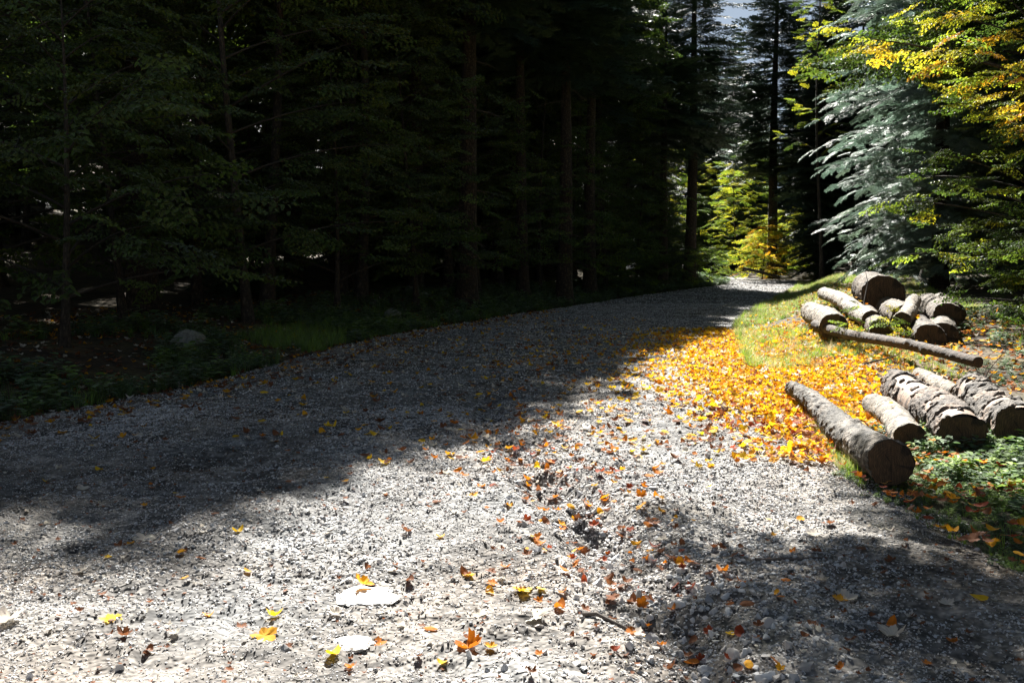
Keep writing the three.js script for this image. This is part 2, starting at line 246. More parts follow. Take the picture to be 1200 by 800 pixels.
// a beech: bare stem and limbs run towards given points (local metres), sprays of leaves sit along each limb
function beech(x, d, H, limbs, { r = 0.09, seed, label, name = 'beech_tree', group, tones, per = 9, size = 0.75, bend = 0.3 }) {
  const R = rngOf(seed + 5000), t = new THREE.Group(), y0 = landSheet(x, d) - 0.05; t.position.copy(P(x, y0, d)); top(name, t, label, 'tree', group);
  const stem = (h) => V(bend * Math.sin(h * 0.25 + seed), h, bend * Math.cos(h * 0.31 + seed) - bend * Math.cos(seed)); stem0 = stem(0).x;
  const hs = []; for (let i = 0; i <= 10; i++) hs.push(H * i / 10);
  part('trunk', tube(hs.map((h) => stem(h).sub(V(stem0, 0, 0))), hs.map((h) => r * (1 - 0.85 * h / H) * (1 + 0.5 * Math.exp(-h * 3))), 10, 0.8), M.beechBark, t);
  const limbG = [], list = [];
  for (const [h0, ex, ey, ed, n = per] of limbs) {
    const a = stem(h0).sub(V(stem0, 0, 0)), b = V(ex, ey, -ed), mid = a.clone().lerp(b, 0.5); mid.y += 0.10 * a.distanceTo(b); mid.x += 0.16 * a.distanceTo(b) * (R() - 0.5); mid.z += 0.16 * a.distanceTo(b) * (R() - 0.5);
    const q = (u) => a.clone().multiplyScalar((1 - u) * (1 - u)).addScaledVector(mid, 2 * u * (1 - u)).addScaledVector(b, u * u);
    const rr = Math.min(r * 0.4, 0.007 * a.distanceTo(b) + 0.004), us = [0, 0.2, 0.4, 0.6, 0.8, 1]; limbG.push(tube(us.map(q), us.map((u) => rr * (1 - 0.8 * u)), 5, 1));
    const L = a.distanceTo(b), az = Math.atan2(-(b.z - a.z), b.x - a.x);
    for (let i = 0; i < n; i++) {
      const u = 0.2 + 0.8 * (i + R()) / n, s = i % 2 ? 1 : -1, p = q(u), reach = L * 0.16 * (1.25 - u) + 0.1, ang = az + s * (0.5 + 0.7 * R()) * (u > 0.93 ? 0.3 : 1);
      const o = reach * R(), S0 = size / 0.7; p.x += Math.cos(ang) * o; p.z -= Math.sin(ang) * o; p.y += 0.45 * S0 * (R() - 0.5);
      const tone = tones[Math.floor(R() * tones.length)], v = 0.7 + 0.6 * R(), S = size * (0.7 + 0.6 * R());
      list.push({ m: mat4(p.x, p.y, p.z, 1.0 * (R() - 0.5), ang, -0.15 + 0.7 * (R() - 0.5), S), c: tone.map((e) => e * v) });
    }
  }
  part('limbs', mergeGeometries(limbG), M.beechBark, t).userData.kind = 'stuff';
  const per3 = [[], [], []]; list.forEach((e, i) => per3[i % 3].push(e)); per3.forEach((l, i) => { if (l.length) copies('crown', SPRAY[i], M.leaf, l, t).userData.kind = 'stuff'; });
  return t;
}
let stem0 = 0;
function roundLimbs(H, radius, n, seed, from = 0.25) {          // limbs all round for an ordinary young beech
  const R = rngOf(seed + 9000), out = []; for (let i = 0; i < n; i++) { const u = from + (1 - from) * (i + 0.5 * R()) / n, h = H * u, a = i * 2.4 + R(), L = radius * (1.15 - 0.75 * u) * (0.7 + 0.5 * R()); out.push([h * 0.92, Math.cos(a) * L, h + 0.15 * L + 0.2 * R(), Math.sin(a) * L]); } return out;
}
const GREEN = [[0.065, 0.115, 0.014], [0.085, 0.13, 0.014], [0.055, 0.095, 0.014]], YELLOWGREEN = [[0.38, 0.44, 0.03], [0.48, 0.47, 0.03], [0.24, 0.34, 0.03]], GOLD = [[0.68, 0.50, 0.03], [0.62, 0.34, 0.02], [0.58, 0.54, 0.04]];

// named trunks along the shaded side of the road
const edgeShadow = curve([[-30, 0], [-8, 3], [-2.65, 5.2], [-1, 6.2], [0, 9.6], [0.5, 10.8], [1.8, 16], [5.4, 23.5], [8, 32], [11, 43], [14, 50], [18, 55], [30, 60]]);
function allowed(x, d) { return (d - edgeShadow(x)) / COT + 0.6; }   // how tall a tree may be before it shades the sunlit strip
const taken = [];
function spot(x, d, gap) { for (const [a, b] of taken) if ((a - x) ** 2 + (b - d) ** 2 < gap * gap) return false; taken.push([x, d]); return true; }
const mains = [
  // x, d, radius, crown base, label
  [-2.7, 28, 0.22, 6.5, 'dark straight spruce trunk rising above the mossy rocks on the shaded bank'],
  [-1.1, 25.5, 0.25, 7, 'thick black spruce trunk closest to the grassy edge of the shaded road'],
  [0.3, 30, 0.17, 7, 'slim black spruce trunk between two thicker ones on the shaded bank'],
  [1.6, 31, 0.24, 7.5, 'broad dark spruce trunk near the middle of the shaded tree row'],
  [2.7, 34.5, 0.22, 7, 'dark spruce trunk with low foliage sprouting at its foot by the road'],
  [6.7, 44.5, 0.2, 6, 'slender spruce trunk just before the road bends out of the shade'],
  [8.7, 49, 0.29, 6.5, 'tall dark spruce at the inside of the road bend with drooping boughs'],
];
mains.forEach(([x, d, r, base, label], i) => { taken.push([x, d]); conifer(x, d, i === 6 ? 17.5 : Math.max(9, Math.min(25, allowed(x + 0.8, d))), { r, base: Math.min(base, 0.5 * allowed(x, d)), seed: 20 + i, label, wide: i > 4 ? 3.2 : 2.7, density: 1.2 }); });
// far end of the road
taken.push([17, 66], [18.4, 60], [13.2, 68]);
conifer(17, 66, 22, { r: 0.34, base: 7.2, seed: 31, wide: 4.4, tone: 'mid', label: 'single straight dark trunk with lit drooping boughs at the sunlit end of the road', density: 1.1 });
conifer(18.6, 60, 21, { r: 0.27, base: 4.0, seed: 32, wide: 2.8, label: 'greyish brown spruce trunk standing among black firs behind the verge', density: 1.1 });
conifer(20.2, 64, 20, { r: 0.25, base: 1.2, seed: 33, wide: 3.6, label: 'dense black fir with boughs to the ground behind the greyish trunk', density: 1.4, name: 'fir_tree' });
conifer(17.3, 57, 15, { r: 0.18, base: 0.8, seed: 34, wide: 2.6, label: 'black young fir filling the shade between road end and pale silver fir', density: 1.4, name: 'fir_tree' });
// the pale silver fir behind the log pile and its darker neighbours
conifer(12.9, 30.5, 17, { r: 0.24, base: 0.9, seed: 36, wide: 3.9, tone: 'blue', label: 'silvery blue green fir with layered boughs behind the far log pile', name: 'fir_tree', density: 1.5, gap: 0.36, dead: false, fine: true });
conifer(14.4, 25.5, 15, { r: 0.2, base: 0.8, seed: 37, wide: 3.2, tone: 'mid', label: 'dark green fir half hidden by the yellow beech branches', name: 'fir_tree', density: 1.4, dead: false, fine: true });
conifer(16, 37, 21, { r: 0.26, base: 1.2, seed: 38, wide: 3.8, tone: 'blue', label: 'tall silvery fir standing behind the pale fir near the verge', name: 'fir_tree', density: 1.4, dead: false, fine: true });
taken.push([12.9, 30.5], [13.6, 27.5], [14.6, 36], [18.6, 60], [20.2, 64], [17.3, 57]);

// the forest on both sides
{
  const R = rngOf(404); let n = 0;
  for (let tries = 0; tries < 9000 && n < 300; tries++) {
    const d = lerp(-22, 118, R()), side = R() < 0.62 ? -1 : 1, s = (side < 0 ? 1.6 : 5) + (side < 0 ? 42 : 30) * Math.pow(R(), 1.25), x = side < 0 ? xL(d) - s : xR(d) + s;
    const inFrame = d > 4 && Math.abs(x) < 0.51 * d + 0.5, half = 0.51 * d;
    if (side > 0 && (d < 22 || x < 9.5) && x < Math.max(9.5, half + 2.5)) continue;
    if (side > 0 && d > 22 && d < 52 && x < 15 && x < half + 1) continue;
    if (side < 0 && inFrame && d < 17) continue;
    if (d > 50 && x > 8.5 && x < 22 && d < 72) continue;
    if (d > 70 && x / d > 0.19 && x / d < 0.265) continue;             // the gap where the bright woods beyond the bend show
    let H = 17 + 9 * R(); if (d > 76 && x > 8 && x < 25) H = Math.min(H, (d - 76) * 0.75 + 3); if (x < 16) H = Math.min(H, Math.min(allowed(x + 1, d), allowed(x, d)) - 0.8 * R()); if (H < 6) continue;
    if (!spot(x, d, 2.1)) continue; n++;
    const left = side < 0;
    conifer(x, d, H, { r: 0.09 + 0.0065 * H + 0.04 * R(), base: left ? (d > 60 ? 2 : 4.5 + 2 * R()) * Math.min(1, H / 15) : 1 + 2 * R(), wide: 2.3 + 0.9 * R(), seed: 100 + n, density: 0.78, gap: 0.55, tone: R() < 0.3 ? 'mid' : 'dark',
      label: left ? (d < 0 ? 'dark spruce in the wood behind the viewpoint beside the road' : d > 62 ? 'far spruce in the deep wood beyond the bend' : 'dark spruce standing deep in the shaded wood opposite the logs') : d > 52 ? 'far fir on the slope beyond the end of the verge' : 'dark fir in the wood behind the logs',
      group: left ? (d < 0 ? 'spruces behind the viewpoint' : d > 62 ? 'spruces beyond the bend' : 'spruces of the shaded wood') : d > 52 ? 'firs beyond the verge' : 'firs behind the logs' });
  }
  console.log('forest trees', n);
}
// bright woods beyond the bend
[[18.5, 84, 12, 'blue', 2.9], [21.5, 92, 17, 'blue', 3.4], [16.2, 96, 15, 'blue', 3.2], [25, 104, 20, 'blue', 3.6], [20, 108, 19, 'blue', 3.6], [28.5, 118, 22, 'blue', 3.8], [24.5, 124, 23, 'blue', 3.8], [22.6, 116, 21, 'blue', 3.6], [19.4, 98, 21, 'blue', 3.4]].forEach(([x, d, H, tone, wide], i) => conifer(x, d, H, { r: 0.2, base: 0.5, wide, tone, seed: 60 + i, density: 1.3, name: 'fir_tree', label: 'hazy sunlit fir in the gap where the road disappears', group: 'sunlit firs beyond the road end' }));

// the wooded slopes far behind, one mass of treetops
{
  const R = rngOf(911), pos = [], col = []; const blade = (a, b, w, k) => { const d = b.clone().sub(a), s = V(-d.z, 0, d.x).normalize(); for (let i = 0; i < 5; i++) { const p = a.clone().addScaledVector(d, i / 5), q = a.clone().addScaledVector(d, (i + 1.3) / 5), ww = w * (1 - i / 6) * (0.6 + 0.8 * R()); for (const [x, y, z] of [[p, q, p.clone().addScaledVector(s, ww).addScaledVector(d, 0.18)], [p, p.clone().addScaledVector(s, -ww).addScaledVector(d, 0.18), q]]) { pos.push(x.x, x.y, x.z, y.x, y.y, y.z, z.x, z.y, z.z); for (let e = 0; e < 3; e++) col.push(k, k, k); } } };
  for (let h = 0.04; h < 0.99; h += 0.022) { const L = 0.17 * Math.pow(1 - h, 0.7) + 0.01, n = 7; for (let i = 0; i < n; i++) { const a = R() * 6.28, l = L * (0.6 + 0.6 * R()); blade(V(0, h, 0), V(Math.cos(a) * l, h - 0.25 * l + 0.3 * l * h, Math.sin(a) * l), 0.035, 0.6 + 0.8 * R()); } }
  const g = geo(pos, null, null, col), list = [];
  for (let i = 0; i < 1500; i++) { const d = lerp(100, 300, Math.pow(R(), 1.3)), x = lerp(-0.75, 0.85, R()) * d, H = 18 + 10 * R(), v = 0.8 + 0.6 * R(); if (Math.max(...sides(x, d)) < 3) continue; if (x > 8 && x < 26 && H > (d - 76) * 0.75 + 3) continue; if (x / d > 0.16 && x / d < 0.27 && R() < 0.45) continue; list.push({ m: mat4(x, landSheet(x, d) - 0.3, -d, 0, R() * 6.28, 0, H), c: [0.045 * v, 0.085 * v, 0.05 * v] }); }
  const far = copies('far_forest', g, M.needle, list); far.name = 'far_forest'; tag(far, 'distant conifer forest closing the view behind the road bend', 'forest', null, 'stuff');
}
// beeches on the log side: the golden one reaching over the pile
beech(10.6, 17.5, 11, [
  [3.6, -4.6, 4.9, 0.2, 26], [3.2, -3.6, 4.5, -0.9, 22], [3.0, -2.6, 4.1, 0.7, 18], [4.2, -3.2, 5.6, 1.2, 18], [2.8, -1.8, 4.0, -1.3, 16],
], { seed: 1, r: 0.13, tones: [...GOLD, ...YELLOWGREEN, GOLD[0]], size: 0.62, label: 'golden yellow beech arching its branch across the pale fir' });
beech(10.2, 18.6, 9, [
  [1.6, -3.0, 2.2, 0.4, 11], [1.2, -2.2, 1.6, -1.2, 10], [2.2, -2.8, 3.0, -0.6, 11], [0.9, -2.6, 1.2, 0.8, 9], [2.6, -1.6, 3.4, -1.6, 9], [3.2, -2.0, 3.9, -0.4, 10], [0.7, -1.4, 0.8, -1.4, 7], [4.2, -1.2, 5.2, -1.0, 10], [5.0, -1.8, 6.4, 0.2, 10], [5.6, 0.5, 7, -1.8, 9], [1.8, -0.6, 2.3, -2.0, 7],
], { seed: 2, r: 0.1, tones: [...YELLOWGREEN, ...GREEN, ...GREEN], size: 0.6, label: 'yellow green beech with layered branches behind the dark log ends' });
beech(12, 22, 8, roundLimbs(8, 3.4, 26, 3, 0.1), { seed: 3, tones: [...GREEN, GREEN[0], YELLOWGREEN[2]], size: 0.62, label: 'green young beech deep in shade to the right of the log pile' });
beech(8.5, 14.0, 2.6, roundLimbs(2.6, 1.9, 18, 4, 0.1), { seed: 4, r: 0.04, tones: GREEN, size: 0.55, label: 'low green beech sapling beside the dark log ends' });
beech(7.3, 11.9, 1.7, roundLimbs(1.7, 1.2, 14, 14, 0.08), { seed: 14, r: 0.03, tones: GREEN, size: 0.4, name: 'beech_bush', label: 'dark low bush at the end of the thin pole' });
beech(12.6, 23, 13.5, [
  ...Array.from({ length: 34 }, (_, i) => { const u = (i * 0.618) % 1, w = (i * 0.377) % 1, q = (i * 0.271) % 1, h = i % 2 ? 5.4 + 2.7 * u : 10.2 + 3.2 * u; return [Math.min(h * 0.85, 11), -1.2 - 4.6 * w, h - 0.3, -1.5 + 3 * q, 18]; }),
  [7, 3, 9, 0, 16], [9, 2, 11.5, -1.5, 16], [10, 2.4, 12.5, 1.5, 16], [6, 2.5, 7.5, 1.8, 14],
], { seed: 15, r: 0.17, tones: GREEN, size: 0.85, label: 'tall dark beech in the wood behind the far log pile' });
[[9.5, 17.4, 2.0, 1.2, 'leafy bush behind the dark log ends under the yellow green beech']].forEach(([x, d, H, rad, label], i) => beech(x, d, H, roundLimbs(H, rad, 20, 16 + i, 0.08), { seed: 16 + i, r: 0.035, tones: GREEN, size: 0.45, per: 6, name: 'beech_bush', label }));
// the tree that shades the near right corner: it stands outside the picture beside the logs
beech(7.9, 12.6, 11, [
  ...Array.from({ length: 34 }, (_, i) => { const u = (i * 0.618) % 1, w = Math.pow((i * 0.377) % 1, 0.4), q = (i * 0.271) % 1, h = 5.9 + 3.2 * u; return [Math.min(h * 0.8, 8), -2.2 - (4.8 + 1.7 * u) * w, h, -1.9 + 2.6 * q - 0.3 * w, 24]; }),
  [6.2, 2.6, 8, 0.4, 14], [7.4, 1.8, 10, -1, 14], [8.4, 0.2, 11, 0, 16],
], { seed: 5, r: 0.16, tones: [...YELLOWGREEN, ...GREEN], size: 0.8, label: 'beech beside the cut logs whose crown shades the gravel corner' });
// yellow bushes and lit beeches at the far end
beech(15.9, 64, 3.6, roundLimbs(3.6, 2.0, 22, 6, 0.1), { seed: 6, r: 0.05, tones: [...GOLD, ...YELLOWGREEN], size: 0.75, name: 'beech_bush', label: 'bright yellow beech bush beside the lone dark trunk at the road end' });
beech(18.6, 69, 4.5, roundLimbs(4.5, 2.2, 22, 7, 0.1), { seed: 7, r: 0.06, tones: YELLOWGREEN, size: 0.8, name: 'beech_bush', label: 'yellow green beech bush behind the lone dark trunk' });
beech(16.2, 52.5, 15, roundLimbs(15, 2.8, 20, 8, 0.45), { seed: 8, r: 0.11, tones: [...YELLOWGREEN, ...GREEN, GREEN[1]], size: 0.6, per: 7, label: 'slender beech with yellow leaves high above the verge by the bend' });
beech(11.6, 77, 10, roundLimbs(10, 3, 30, 9, 0.2), { seed: 9, r: 0.1, tones: [...YELLOWGREEN, ...GREEN], size: 0.9, label: 'light green beech glowing where the road bends away' });
[[16.9, 75.5, 8, YELLOWGREEN], [19.2, 80, 10, GREEN], [17.6, 87, 9, YELLOWGREEN], [15.4, 80.5, 6, GREEN], [20.4, 90, 11, YELLOWGREEN], [22.6, 99, 12, YELLOWGREEN], [18.8, 101, 10, GREEN]].forEach(([x, d, H, tones], i) => beech(x, d, H, roundLimbs(H, 2.6, 26, 40 + i, 0.1), { seed: 40 + i, r: 0.08, tones, size: 0.8, per: 9, label: tones === GREEN ? 'sunlit green beech in the bright gap at the road end' : 'sunlit yellow green beech in the bright gap at the road end', group: 'sunlit beeches at the road end' }));
// understorey of the shaded wood
[[-5.6, 12.5, 4.5, 2.6], [-7.6, 14.5, 8, 3.4], [-4.6, 17.5, 9, 3.4], [-9.6, 18, 9, 3.6], [-6.6, 21, 11, 3.6], [-3.9, 23, 10, 3.2], [-12, 23, 10, 3.6], [-8.6, 26.5, 12, 3.8], [-5.2, 29.5, 10, 3.4], [-1.6, 33, 8, 3], [2, 40, 8, 3], [4.6, 43, 6, 2.6], [-14.5, 30, 12, 4], [-9.4, 33.5, 11, 3.8], [-4.2, 38, 12, 3.6], [0.2, 46, 9, 3.4], [5.8, 52, 8, 3.2], [-7.4, 10.2, 3.2, 2.0], [-11, 13, 6, 3], [-3.6, 20.6, 5, 2.2], [-2.2, 23.2, 6, 2.2], [-0.9, 27.8, 6, 2.4], [0.9, 32.2, 6.5, 2.2], [2.0, 35.6, 6, 2.2], [-4.4, 26, 8, 2.8], [-1.8, 36, 9, 3], [3.6, 38.6, 5.5, 2.2], [-6.2, 16, 6, 2.6], [-3.0, 30.6, 8, 2.8], [5.4, 43.6, 6, 2.4], [-7.6, 30, 9, 3.2]].forEach(([x, d, H, rad], i) => {
  H = Math.min(H, Math.max(2.5, allowed(x, d)));
  taken.push([x, d]);
  beech(x, d, H, roundLimbs(H, rad, Math.round(10 + H * 2), 20 + i, 0.14), { seed: 20 + i, r: 0.03 + 0.006 * H, tones: GREEN, size: 0.75, per: 8, label: 'dark green understorey beech in the shaded wood opposite the logs', group: 'understorey beeches of the shaded wood' });
});
// tall beeches whose crowns close the canopy along the shaded side
[[-3.4, 22.5], [-1.9, 30], [-0.4, 33.5], [1.0, 36.5], [-5.5, 25], [2.2, 39.5], [0.1, 41], [-3.3, 33.5], [-6.8, 19], [3.9, 41.8], [-8.5, 22.5], [5.0, 47], [-4.9, 20]].forEach(([x, d], i) => {
  const H = clamp(Math.min(allowed(x + 2.2, d), allowed(x, d)) - 0.8, 6, 22); taken.push([x, d]);
  beech(x, d, H, roundLimbs(H, 3.0, 44, 120 + i, 0.5), { seed: 120 + i, r: 0.07 + 0.004 * H, tones: GREEN, size: 1.0, per: 13, label: 'tall slim beech closing the canopy of the shaded wood', group: 'tall beeches of the shaded wood' });
});
{ // young firs that fill the wood at eye level
  const R = rngOf(505); let n = 0;
  for (let tries = 0; tries < 3000 && n < 62; tries++) {
    const d = lerp(18, 70, R()), x = xL(d) - 2.2 - 24 * Math.pow(R(), 1.2); if (d < 22 && x > -7) continue; if (!spot(x, d, 1.3)) continue; n++;
    conifer(x, d, Math.min(3 + 4.5 * R(), allowed(x, d)), { r: 0.05, base: 0.25, wide: 1.7, seed: 700 + n, gap: 0.34, dead: false, name: 'young_fir', label: 'dark young fir growing between the trunks of the shaded wood', group: 'young firs of the shaded wood' });
  }
}
// low bushes at the inside of the bend
[[7.6, 46.5, 1.8, 1.1], [9.4, 51, 2.2, 1.3], [10.6, 54, 1.8, 1.2], [3.4, 36.2, 1.6, 1.0], [4.9, 40, 1.5, 1.0]].forEach(([x, d, H, rad], i) => beech(x, d, H, roundLimbs(H, rad, 14, 60 + i, 0.08), { seed: 60 + i, r: 0.025, tones: [...GREEN, YELLOWGREEN[2]], size: 0.5, per: 7, name: 'roadside_bush', label: 'small leafy bush at the shaded roadside before the bend', group: 'bushes at the bend' }));

// ---------------------------------------------------------------- logs
function makeLog(name, label, a, b, ra, rb, { seed, tone = [0.30, 0.27, 0.24], patch = [0.5, 0.42, 0.36], peel = 0, ridge = 0.008, knots = 6, rings = 120, around = 56, group, crook = 0.02 }) {
  const A = P(...a), B = P(...b), mid = A.clone().add(B).multiplyScalar(0.5), g = new THREE.Group(); g.position.copy(mid); top(name, g, label, 'log', group);
  const dir = B.clone().sub(A), L = dir.length(); dir.normalize(); const s = V(0, 1, 0).cross(dir).normalize(), u = dir.clone().cross(s); const R = rngOf(seed + 300);
  const kn = []; for (let i = 0; i < knots; i++) kn.push([R(), R() * 6.28, 0.02 + 0.02 * R()]);
  const centre = (t) => A.clone().sub(mid).addScaledVector(dir, L * t).addScaledVector(s, crook * Math.sin(t * 5 + seed)).addScaledVector(u, crook * 0.6 * Math.sin(t * 7 + seed * 2));
  const rad = (t, w, inner) => {
    let r = lerp(ra, rb, t) * (1 + 0.03 * Math.sin(w * 2 + seed) + 0.02 * Math.sin(w * 3 + t * 4)); const cx = Math.cos(w) * r, cy = Math.sin(w) * r, q = t * L;
    for (const [kt, kw, kr] of kn) { const dw = Math.atan2(Math.sin(w - kw), Math.cos(w - kw)) * r, dt = (t - kt) * L; r += kr * 0.7 * Math.exp(-(dw * dw + dt * dt) / (kr * kr * 2)); }
    if (inner) return r - 0.012 + 0.002 * noise3(cx * 40, cy * 40, q * 6);
    const p = peel ? fbm(cx * 3 + seed, cy * 3, q * 5.5, 3) + 0.16 * noise3(cx * 14, cy * 14, q * 16) : -1; const off = sstep(p, peel - 0.035, peel + 0.035);
    r += ridge * (1.5 * fbm(cx * 18 + seed, cy * 18, q * 7, 3) + 0.9 * noise3(cx * 60, cy * 60, q * 45)) + ridge * 0.8 * sstep(Math.sin(q * 26 + 3 * noise3(cx * 9, cy * 9, q * 2)), 0.7, 1);
    return peel ? lerp(r + 0.004, r - 0.034, off) : r;
  };
  const shell = (inner) => {
    const pos = [], uv = [], idx = [], col = [], n = Math.round(rings * (inner ? 0.4 : 1)), m = inner ? 32 : around;
    for (let i = 0; i <= n; i++) { const t = i / n, c = centre(t); for (let k = 0; k <= m; k++) { const w = (k % m) / m * Math.PI * 2, r = rad(t, w, inner); const p = c.clone().addScaledVector(s, r * Math.cos(w)).addScaledVector(u, r * Math.sin(w)); pos.push(p.x, p.y, p.z); uv.push(k / m * Math.max(1, Math.round(ra * 6.28 / 0.45)), t * L / 0.45);
      const q = fbm(Math.cos(w) * ra * 6 + seed * 3, Math.sin(w) * ra * 6, t * L * 4, 3), v = 0.8 + 0.5 * noise3(Math.cos(w) * ra * 25, Math.sin(w) * ra * 25, t * L * 14), mix = sstep(q, 0.02, 0.25); for (let e = 0; e < 3; e++) col.push(lerp(tone[e], patch[e], mix) * clamp(v, 0.45, 1.3)); } }
    const W = m + 1; for (let i = 0; i < n; i++) for (let k = 0; k < m; k++) { const o = i * W + k; idx.push(o, o + W, o + 1, o + 1, o + W, o + W + 1); }
    return geo(pos, idx, uv, col);
  };
  part('bark', shell(false), M.logBark, g); if (peel) part('bare_wood', shell(true), M.bareWood, g);
  for (const t of [0, 1]) {
    const pos = [], uv = [], idx = [], c = centre(t), m = 40, rr = [0, 0.35, 0.7, 0.93, 1]; rr.forEach((f) => { for (let k = 0; k <= m; k++) { const w = (k % m) / m * Math.PI * 2, r = rad(t, w, false) * f * 0.985, p = c.clone().addScaledVector(s, r * Math.cos(w)).addScaledVector(u, r * Math.sin(w)).addScaledVector(dir, (t ? 1 : -1) * (0.004 + 0.004 * noise3(r * 30 * Math.cos(w), r * 30 * Math.sin(w), seed) - (f === 1 ? 0.006 : 0))); pos.push(p.x, p.y, p.z); uv.push(0.5 + 0.48 * f * Math.cos(w), 0.5 + 0.48 * f * Math.sin(w)); } });
    const W = m + 1; for (let i = 0; i < rr.length - 1; i++) for (let k = 0; k < m; k++) { const o = i * W + k; if (t) idx.push(o, o + W, o + 1, o + 1, o + W, o + W + 1); else idx.push(o, o + 1, o + W, o + 1, o + W + 1, o + W); }
    part('cut_face', geo(pos, idx, uv), M.cut, g);
  }
  return g;
}
const GREY = [0.17, 0.16, 0.15], PALE = [0.52, 0.48, 0.43], TAN = [0.42, 0.33, 0.27], BROWN = [0.42, 0.37, 0.32];
makeLog('cut_log', 'slender grey barked log lying closest to the gravel road', [2.44, 0.17, 6.3], [2.88, 0.14, 10.3], 0.145, 0.065, { seed: 1, tone: [0.24, 0.235, 0.22], patch: [0.52, 0.49, 0.46], ridge: 0.010, knots: 14, rings: 260, crook: 0.03 });
makeLog('cut_log', 'short pale log between the slender grey log and the thick peeling log', [3.03, 0.13, 7.5], [3.46, 0.11, 9.5], 0.12, 0.10, { seed: 2, tone: [0.66, 0.62, 0.56], patch: [0.8, 0.76, 0.7], ridge: 0.006, rings: 130 });
makeLog('cut_log', 'thick log with peeling bark showing pinkish wood in bands', [3.36, 0.18, 7.4], [3.93, 0.19, 10.1], 0.172, 0.165, { seed: 3, tone: [0.30, 0.26, 0.24], patch: [0.60, 0.47, 0.40], peel: 0.08, ridge: 0.010, rings: 240, around: 96 });
makeLog('cut_log', 'thickest near log with curled bark plates beside the peeling one', [3.80, 0.19, 7.45], [4.36, 0.2, 9.4], 0.185, 0.175, { seed: 4, tone: [0.27, 0.25, 0.23], patch: [0.56, 0.46, 0.39], peel: 0.10, ridge: 0.011, rings: 200, around: 96 });
makeLog('cut_log', 'small pale log with leaves on it behind the thickest near log', [4.34, 0.14, 9.7], [4.72, 0.13, 11.6], 0.10, 0.085, { seed: 5, tone: [0.6, 0.55, 0.49], patch: [0.75, 0.7, 0.63], ridge: 0.008, rings: 110 });
makeLog('wooden_pole', 'long thin brown pole lying across in front of the log pile', [5.08, 0.36, 10.9], [4.68, 0.43, 15.6], 0.062, 0.075, { seed: 6, tone: [0.20, 0.15, 0.12], patch: [0.30, 0.25, 0.2], ridge: 0.004, rings: 150, around: 28, crook: 0.04 });
makeLog('cut_log', 'biggest log of the far pile with a wide round cut end', [6.68, 0.79, 18.0], [7.42, 0.82, 20.9], 0.36, 0.34, { seed: 7, tone: [0.36, 0.30, 0.25], patch: [0.5, 0.43, 0.36], ridge: 0.014, rings: 140, around: 72 });
makeLog('cut_log', 'long white barked log slanting out of the far pile', [5.60, 0.52, 15.5], [6.72, 0.72, 21.6], 0.15, 0.13, { seed: 8, tone: [0.74, 0.70, 0.64], patch: [0.85, 0.82, 0.76], ridge: 0.007, rings: 200, crook: 0.03 });
makeLog('cut_log', 'stubby pale log at the grassy end of the far pile under the white one', [4.86, 0.45, 15.1], [5.45, 0.5, 18.2], 0.2, 0.18, { seed: 9, tone: [0.55, 0.50, 0.44], patch: [0.72, 0.67, 0.6], ridge: 0.009, rings: 120 });
makeLog('cut_log', 'short bright log resting crosswise on top of the dark pile', [5.67, 0.55, 14.6], [6.75, 0.74, 16.8], 0.13, 0.115, { seed: 10, tone: [0.68, 0.62, 0.55], patch: [0.82, 0.76, 0.68], ridge: 0.008, rings: 100 });
makeLog('cut_log', 'dark log end in the shade right behind the short bright log', [6.72, 0.56, 15.5], [7.6, 0.62, 18.4], 0.22, 0.20, { seed: 11, tone: BROWN, patch: [0.5, 0.44, 0.38], ridge: 0.01, rings: 100 });
makeLog('cut_log', 'dark log end deepest in shade at the beech side of the pile', [7.02, 0.6, 15.9], [8.0, 0.66, 18.8], 0.165, 0.155, { seed: 12, tone: BROWN, patch: [0.5, 0.44, 0.38], ridge: 0.01, rings: 100 });
makeLog('cut_log', 'dark log topped with orange leaves below the short bright log', [5.83, 0.34, 13.9], [6.6, 0.42, 16.6], 0.21, 0.2, { seed: 13, tone: [0.22, 0.19, 0.16], patch: [0.48, 0.42, 0.36], ridge: 0.01, rings: 100 });
makeLog('cut_log', 'black lowest log of the pile beside the thin pole', [6.15, 0.36, 14.2], [7.2, 0.44, 16.9], 0.2, 0.19, { seed: 14, tone: BROWN, patch: [0.5, 0.44, 0.38], ridge: 0.01, rings: 100 });
makeLog('cut_log', 'grey log wedged under the biggest log of the far pile', [6.22, 0.52, 15.9], [6.95, 0.6, 18.9], 0.2, 0.19, { seed: 16, tone: BROWN, patch: [0.5, 0.44, 0.38], ridge: 0.011, rings: 100 });
makeLog('cut_log', 'low log hidden between the white log and the bright crosswise log', [5.32, 0.42, 14.5], [6.1, 0.5, 17.2], 0.16, 0.15, { seed: 17, tone: BROWN, patch: [0.5, 0.44, 0.38], ridge: 0.011, rings: 100 });
makeLog('fallen_log', 'thin bleached fallen log leaning beside the yellow bush at the road end', [14.3, 0.75, 62], [16.8, 0.2, 63], 0.10, 0.08, { seed: 15, tone: [0.4, 0.37, 0.33], patch: PALE, ridge: 0.006, rings: 40, around: 16 });

